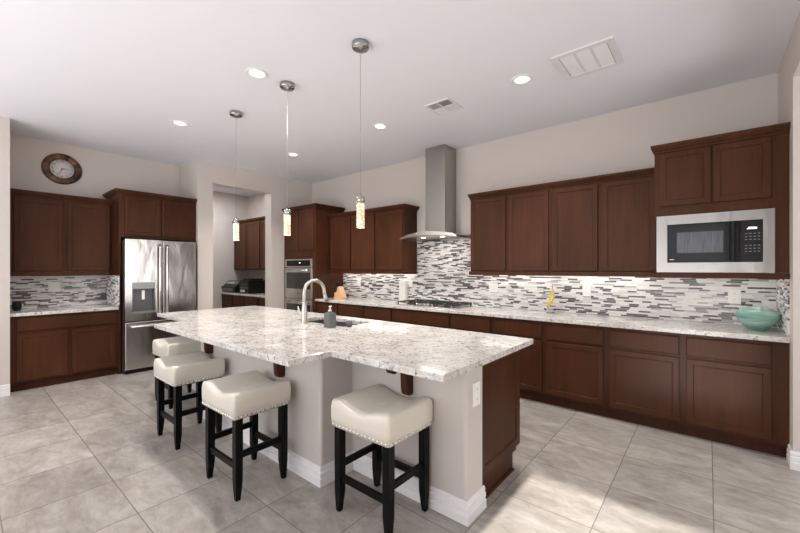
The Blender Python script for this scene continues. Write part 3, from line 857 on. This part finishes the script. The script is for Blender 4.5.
# supply register
t = thing('supply_vent', 'small square white ceiling supply vent near the range hood', 'vent', (3.925, -1.28, H))
VX0, VX1, VY0, VY1 = 3.775, 4.075, -1.43, -1.13
fr = MB()
for q in ((VX0, VX1, VY0, VY0 + .022), (VX0, VX1, VY1 - .022, VY1), (VX0, VX0 + .022, VY0 + .022, VY1 - .022), (VX1 - .022, VX1, VY0 + .022, VY1 - .022)):
    fr.box(q[0], q[1], q[2], q[3], H - .010, H - .0005)
fr.box(3.918, 3.932, VY0 + .022, VY1 - .022, H - .010, H - .002).box(VX0 + .022, VX1 - .022, -1.287, -1.273, H - .010, H - .002)
fr.build('vent_frame', M['louvre'], t, .002)
box(VX0 + .022, VX1 - .022, VY0 + .022, VY1 - .022, H - .0025, H - .0008).build('vent_cavity', M['ventdark'], t)
def louvres(x0, x1, y0, y1, along, tilt):
    m = MB(); n_ = 7
    for k in range(n_):
        f_ = (k + .5) / n_
        if along == 'x':
            y = y0 + (y1 - y0) * f_
            m.add([(x0, y - .009, H - .009 if tilt > 0 else H - .003), (x1, y - .009, H - .009 if tilt > 0 else H - .003), (x1, y + .009, H - .003 if tilt > 0 else H - .009), (x0, y + .009, H - .003 if tilt > 0 else H - .009)], [(0, 1, 2, 3)])
        else:
            x = x0 + (x1 - x0) * f_
            m.add([(x - .009, y0, H - .009 if tilt > 0 else H - .003), (x - .009, y1, H - .009 if tilt > 0 else H - .003), (x + .009, y1, H - .003 if tilt > 0 else H - .009), (x + .009, y0, H - .003 if tilt > 0 else H - .009)], [(0, 1, 2, 3)])
    return m
a, b_, c_, d_ = VX0 + .024, 3.916, 3.934, VX1 - .024
e_, f_, g_, h_ = VY0 + .024, -1.289, -1.271, VY1 - .024
louvres(a, b_, e_, f_, 'y', -1).build('louvre_bank', M['louvre'], t, recalc=False)
louvres(c_, d_, e_, f_, 'x', 1).build('louvre_bank', M['louvre'], t, recalc=False)
louvres(a, b_, g_, h_, 'x', -1).build('louvre_bank', M['louvre'], t, recalc=False)
louvres(c_, d_, g_, h_, 'y', 1).build('louvre_bank', M['louvre'], t, recalc=False)
# return grille
t = thing('return_air_grille', 'large white three-panel return air grille on the ceiling', 'vent', (5.305, -1.27, H))
RX0, RX1, RY0, RY1 = 5.085, 5.525, -1.495, -1.05
fr = MB(); w_ = .045
fr.box(RX0, RX1, RY0, RY0 + w_, H - .014, H - .0005).box(RX0, RX1, RY1 - w_, RY1, H - .014, H - .0005)
fr.box(RX0, RX0 + w_, RY0 + w_, RY1 - w_, H - .014, H - .0005).box(RX1 - w_, RX1, RY0 + w_, RY1 - w_, H - .014, H - .0005)
third = (RX1 - RX0 - 2 * w_) / 3
for k in (1, 2):
    x = RX0 + w_ + third * k; fr.box(x - .008, x + .008, RY0 + w_, RY1 - w_, H - .012, H - .001)
fr.build('grille_frame', M['louvre'], t, .003)
for k in range(3):
    x = RX0 + w_ + third * k
    m = MB().box(x + .009, x + third - .009, RY0 + w_ + .001, RY1 - w_ - .001, H - .0115, H - .001)
    m.build('filter_panel', M['filter'], t)

# ------------------------------------------------------------------ wall clock
CY, CZ, CX = -3.617, 2.772, -.675
t = thing('wall_clock', 'round wall clock with a brown wooden frame and white dial', 'clock', (CX, CY, CZ))
def clockwood():
    m, nt, b = mat('patchwork_clock_wood'); n = N(nt)
    s = n.new('ShaderNodeSeparateXYZ'); n.link(n.obj(), s.inputs[0])
    an = n.math('ARCTAN2', s.outputs['Z'], s.outputs['Y'])
    cell = n.math('FLOOR', n.math('MULTIPLY', an, 22 / (2 * PI)))
    w = n.new('ShaderNodeTexWhiteNoise', noise_dimensions='1D'); n.link(cell, w.inputs['W'])
    n.link(n.ramp(w.outputs['Value'], [(0, (.012, .005, .003)), (.5, (.085, .028, .013)), (1, (.23, .105, .06))]), b.inputs['Base Color'])
    b.inputs['Roughness'].default_value = .4
    return m
MB().lathe([(.205, 0), (.205, .02), (.195, .032), (.150, .032), (.126, .022), (.126, 0)], (CX, CY, CZ), 48, 'x', caps=False).build('clock_frame', clockwood(), t)
MB().lathe([(.128, .002), (.128, .014), (.001, .014)], (CX, CY, CZ), 40, 'x').build('dial', simple('clock_dial', (.72, .70, .67), .4), t)
for k in range(1, 13):
    a = PI / 2 - k * PI / 6
    text_mesh(str(k), .036, lambda u, v, a=a: (CX + .0155, CY + .100 * math.cos(a) + u, CZ + .100 * math.sin(a) + v)).build('numeral', M['slot'], t)
def hand(ang, ln, w_, nm_):
    dy, dz = math.sin(ang), math.cos(ang)
    x = CX + .017
    MB().add([(x, CY - dz * w_ - dy * .015, CZ + dy * w_ - dz * .015), (x, CY + dz * w_ - dy * .015, CZ - dy * w_ - dz * .015), (x, CY + dy * ln + dz * w_ * .4, CZ + dz * ln - dy * w_ * .4), (x, CY + dy * ln - dz * w_ * .4, CZ + dz * ln + dy * w_ * .4)], [(0, 1, 2, 3)]).build(nm_, M['slot'], t)
hand(math.radians(80), .062, .0055, 'hour_hand'); hand(math.radians(205), .085, .0045, 'minute_hand')

# ------------------------------------------------------------------ small things
def outlet(label, axis, face, u0, u1, v0, v1, kind):
    fn = face_fn(axis, face)
    c = fn((u0 + u1) / 2, (v0 + v1) / 2, 0)
    t = thing('outlet' if kind == 'outlet' else 'light_switch', label, 'outlet' if kind == 'outlet' else 'light switch', c)
    MB().loft(ring_rect(fn, u0, u1, v0, v1, [(0, .0003), (0, .004), (.004, .007)])).build('cover_plate', M['plate'], t)
    cu, cv = (u0 + u1) / 2, (v0 + v1) / 2
    if kind == 'outlet':
        for s_ in (-1, 1):
            r_ = MB().loft(ring_rect(fn, cu - .017, cu + .017, cv + s_ * .028 - .016, cv + s_ * .028 + .016, [(0, .0065), (0, .0085), (.002, .009)])).build('receptacle', M['plate'], t)
            m = MB()
            for du in (-.006, .006): m.loft(ring_rect(fn, cu + du - .0012, cu + du + .0012, cv + s_ * .028 - .005, cv + s_ * .028 + .005, [(0, .0091), (0, .0094)]))
            m.build('slots', M['slot'], r_)
    else:
        n_ = max(1, round((u1 - u0) / .065))
        for k in range(n_):
            uc = u0 + (u1 - u0) * (k + .5) / n_
            MB().loft(ring_rect(fn, uc - .016, uc + .016, cv - .034, cv + .034, [(0, .0065), (0, .009), (.003, .011)])).build('rocker', M['plate'], t)
outlet('white double switch plate on the tile right of the range hood', 'y-', -.008, 3.817, 3.94, 1.112, 1.235, 'switch')
outlet('white outlet plate on the tile right of the banana', 'y-', -.008, 4.962, 5.048, 1.112, 1.248, 'outlet')
outlet('white outlet plate on the tile behind the teal bowl', 'y-', -.008, 6.195, 6.285, 1.105, 1.235, 'outlet')
outlet('white outlet plate on the tile right of the knife block', 'y-', -.008, 1.30, 1.385, 1.118, 1.252, 'outlet')
outlet('white outlet plate on the tile directly left of the hood opening, above the cooktop edge', 'y-', -.008, 2.455, 2.53, 1.135, 1.245, 'outlet')
outlet('white double switch plate on the tile left of the refrigerator', 'x+', -.667, -3.756, -3.637, 1.117, 1.253, 'switch')
outlet('white outlet plate on the painted end of the island', 'x+', 5.02, -2.668, -2.582, .628, .765, 'outlet')

o = MB().box(2.310, 2.435, -.075, -.012, CT1 + .0005, 1.235).build('white_box', M['plate'], None, .004)
tag(o, 'tall narrow white box leaning at the backsplash left of the cooktop', 'box')

t = thing('smart_speaker', 'small black rounded speaker at the left end of the short worktop', 'speaker', (-.40, -4.065, CT1))
MB().lathe([(.030, 0), (.036, .006), (.044, .045), (.042, .085), (.032, .108), (.015, .115), (.001, .116)], (-.40, -4.065, CT1 + .0005), 24).build('speaker_shell', M['black'], t)
MB().lathe([(.022, .1135), (.022, .116), (.001, .117)], (-.40, -4.065, CT1), 20).build('top_button', M['darkgrey'], t)

# knife block with knives
t = thing('knife_block', 'light wooden knife block on the granite by the tall oven cabinet', 'knife block', (1.265, -.37, CT1))
pf = [(1.165, CT1 + .0005), (1.365, CT1 + .0005), (1.365, CT1 + .03), (1.275, CT1 + .215), (1.245, CT1 + .20), (1.215, CT1 + .105), (1.165, CT1 + .105)]
MB().prism(pf, lambda x, z: (x, -.42, z), lambda x, z: (x, -.315, z)).build('block', M['knifewood'], t, .004)
KL = ['front one of the upper row', 'middle one of the upper row', 'rear one of the upper row', 'front one of the lower row', 'middle one of the lower row', 'rear one of the lower row']
ki = 0
for r_, (xx, zz, L) in enumerate(((1.238, CT1 + .185, .115), (1.190, CT1 + .106, .120))):
    for k in range(3):
        yy = -.402 + k * .035
        a0 = Vector((xx, yy, zz)); d0 = Vector((-.38 - .1 * r_, 0, .86)).normalized()
        kt = thing('kitchen_knife', 'black-handled kitchen knife in the block, ' + KL[ki], 'knife', tuple(a0), 'knives in the knife block'); ki += 1
        MB().tube([a0 + d0 * .001, a0 + d0 * .016], .009, 8).build('bolster', M['chrome'], kt)
        MB().tube([a0 + d0 * .016, a0 + d0 * L * .6, a0 + d0 * L], [.010, .0135, .011], 8).build('handle', M['black'], kt)

# banana in a glass dish
M['clear'] = glassy('clear_glass', (1, 1, 1), .03, 1.0)
M['clear'].node_tree.nodes['Principled BSDF'].inputs['IOR'].default_value = 1.12
BX, BYc = 4.665, -.20
o = MB().lathe([(.035, 0), (.038, .004), (.055, .03), (.066, .055), (.063, .055), (.052, .031), (.034, .008), (.001, .007)], (BX, BYc, CT1 + .0005), 28).build('glass_dish', M['clear'])
tag(o, 'small clear glass dish holding the banana on the back counter', 'dish')
t = thing('banana', 'yellow banana standing upright in the glass dish', 'banana', (BX, BYc, CT1 + .009))
pts, rr = [], []
for k in range(15):
    f_ = k / 14; a = -.75 + 1.35 * f_
    pts.append((BX - .075 + .125 * math.cos(a * .9) - .03 + .045 * f_ - .02, BYc, CT1 + .066 + .232 * f_ * (1 - .04 * f_)))
    rr.append([.006, .011, .016, .019, .021, .022, .022, .022, .021, .020, .018, .015, .010, .006, .005][k] * 1.12)
def ban():
    m, nt, b = mat('banana_peel'); n = N(nt)
    n.link(n.mix(n.noise(n.obj(), 14, 4), (.80, .52, .06), (.88, .66, .17)), b.inputs['Base Color']); b.inputs['Roughness'].default_value = .4
    return m
MB().tube(pts, rr, 7).build('peel', ban(), t)
MB().tube([pts[-1], (pts[-1][0] - .004, BYc, pts[-1][2] + .022)], .005, 7).build('stem', simple('banana_stem', (.25, .22, .05), .6), t)
MB().tube([(pts[0][0], BYc, pts[0][2] - .010), pts[0]], [.004, .007], 7).build('tip', simple('banana_tip', (.16, .09, .03), .6), t)

# teal bowl
def teal():
    m, nt, b = mat('teal_glaze'); n = N(nt)
    o = n.obj(); s = n.new('ShaderNodeSeparateXYZ'); n.link(o, s.inputs[0])
    w = n.noise(n.mapping(o, (3, 3, 22)), 1.0, 4, .6, .3)
    c = n.ramp(w, [(.30, (.12, .30, .26)), (.50, (.27, .52, .455)), (.70, (.60, .72, .63))])
    n.link(c, b.inputs['Base Color']); b.inputs['Roughness'].default_value = .18; b.inputs['Coat Weight'].default_value = .4
    return m
o = MB().lathe([(.045, 0), (.058, .002), (.085, .03), (.122, .072), (.139, .108), (.139, .122), (.124, .148), (.092, .172), (.062, .183), (.060, .190), (.054, .190), (.055, .180), (.09, .162), (.115, .13), (.10, .06), (.001, .02)],
               (6.373, -.26, CT1 + .0005), 40).build('ceramic_bowl', teal())
tag(o, 'teal glazed low ceramic bowl at the right end of the counter', 'bowl')

# ------------------------------------------------------------------ pantry beyond the opening
WY = -.142
t = thing('pantry_wall_cabinet', 'dark brown three-door wall cabinet inside the pantry opening', 'cabinet', (-1.3, WY - .16, 1.40))
box(-2.243, -.36, WY - .33, WY - .001, 1.40, 2.44).build('cabinet_body', M['wood'], t)
for u0, u1 in ((-2.20, -1.69), (-1.65, -1.12), (-1.07, -.42)): door(t, 'y-', WY - .33, u0, u1, 1.42, 2.42)
crown('crown_moulding', -2.243, -.36, WY - .33, WY - .001, 2.44, t, 0, 1, 'y-')
t = thing('pantry_base_cabinet', 'dark brown drawer base cabinet inside the pantry opening', 'cabinet', (-1.3, WY - .3, 0))
box(-2.243, -.21, WY - .60, WY - .001, .10, CT0 - .001).build('cabinet_body', M['wood'], t)
box(-2.24, -.22, WY - .54, WY - .01, 0, .10).build('toe_kick', M['toe'], t)
for u0, u1 in ((-2.21, -1.75), (-1.71, -1.25), (-1.21, -.72), (-.67, -.24)):
    door(t, 'y-', WY - .60, u0, u1, .715, .862, 'drawer', SLAB); door(t, 'y-', WY - .60, u0, u1, .13, .695)
o = box(-2.243, -.21, WY - .645, WY - .001, CT0, CT1).build('countertop', M['granite'], None, .003)
tag(o, 'granite counter under the black printers in the pantry', 'countertop')

t = thing('printer', 'black printer with slanted control front, left of the pair in the pantry', 'printer', (-1.98, -.49, CT1))
px = -2.235
pf = [(-.74, .005), (-.20, .005), (-.20, .25), (-.60, .25), (-.71, .15), (-.77, .12)]
MB().prism(pf, lambda y, z: (px, y, CT1 + z), lambda y, z: (px + .60, y, CT1 + z)).build('printer_body', M['black'], t, .006)
MB().add([(px + .05, -.617, CT1 + .242), (px + .55, -.617, CT1 + .242), (px + .55, -.695, CT1 + .172), (px + .05, -.695, CT1 + .172)], [(0, 1, 2, 3)]).build('control_panel', M['darkgrey'], t)
m = MB()
for k in range(3): m.add([(px + .08 + k * .1, -.64, CT1 + .2225), (px + .15 + k * .1, -.64, CT1 + .2225), (px + .15 + k * .1, -.668, CT1 + .1975), (px + .08 + k * .1, -.668, CT1 + .1975)], [(0, 1, 2, 3)])
m.build('buttons', simple('grey_buttons', (.5, .52, .55), .3), t)
box(px + .06, px + .54, -.775, -.768, CT1 + .03, CT1 + .10).build('paper_tray', M['darkgrey'], t)
t = thing('printer', 'bulky black printer with a white label on its front, in the pantry', 'printer', (-1.355, -.51, CT1))
px = -1.55
MB().box(px, px + .39, -.70, -.33, CT1 + .001, CT1 + .27).box(px + .03, px + .36, -.64, -.36, CT1 + .27, CT1 + .305).build('printer_body', M['black'], t, .008)
box(px + .06, px + .33, -.703, -.70, CT1 + .16, CT1 + .215).build('paper_slot', M['slot'], t)
box(px + .03, px + .36, -.708, -.70, CT1 + .10, CT1 + .135).build('front_trim', M['darkgrey'], t)
m = MB()
for k in range(4): m.box(px + .05 + k * .045, px + .085 + k * .045, -.7025, -.70, CT1 + .03, CT1 + .075)
m.build('front_label', M['plate'], t)
t = thing('equipment_box', 'low black box behind the labelled printer, at the edge of the pantry opening', 'box', (-1.33, -.24, CT1))
box(-1.48, -1.18, -.31, -.17, CT1 + .001, CT1 + .20).build('box_body', M['black'], t, .008)
box(-1.47, -1.19, -.30, -.18, CT1 + .20, CT1 + .208).build('lid', M['darkgrey'], t)
lamp('pantry_lamp', 'AREA', (-1.3, -1.2, H - .06), (0, 0, 0), 23, (.97, .98, 1), shape='DISK', size=.3)
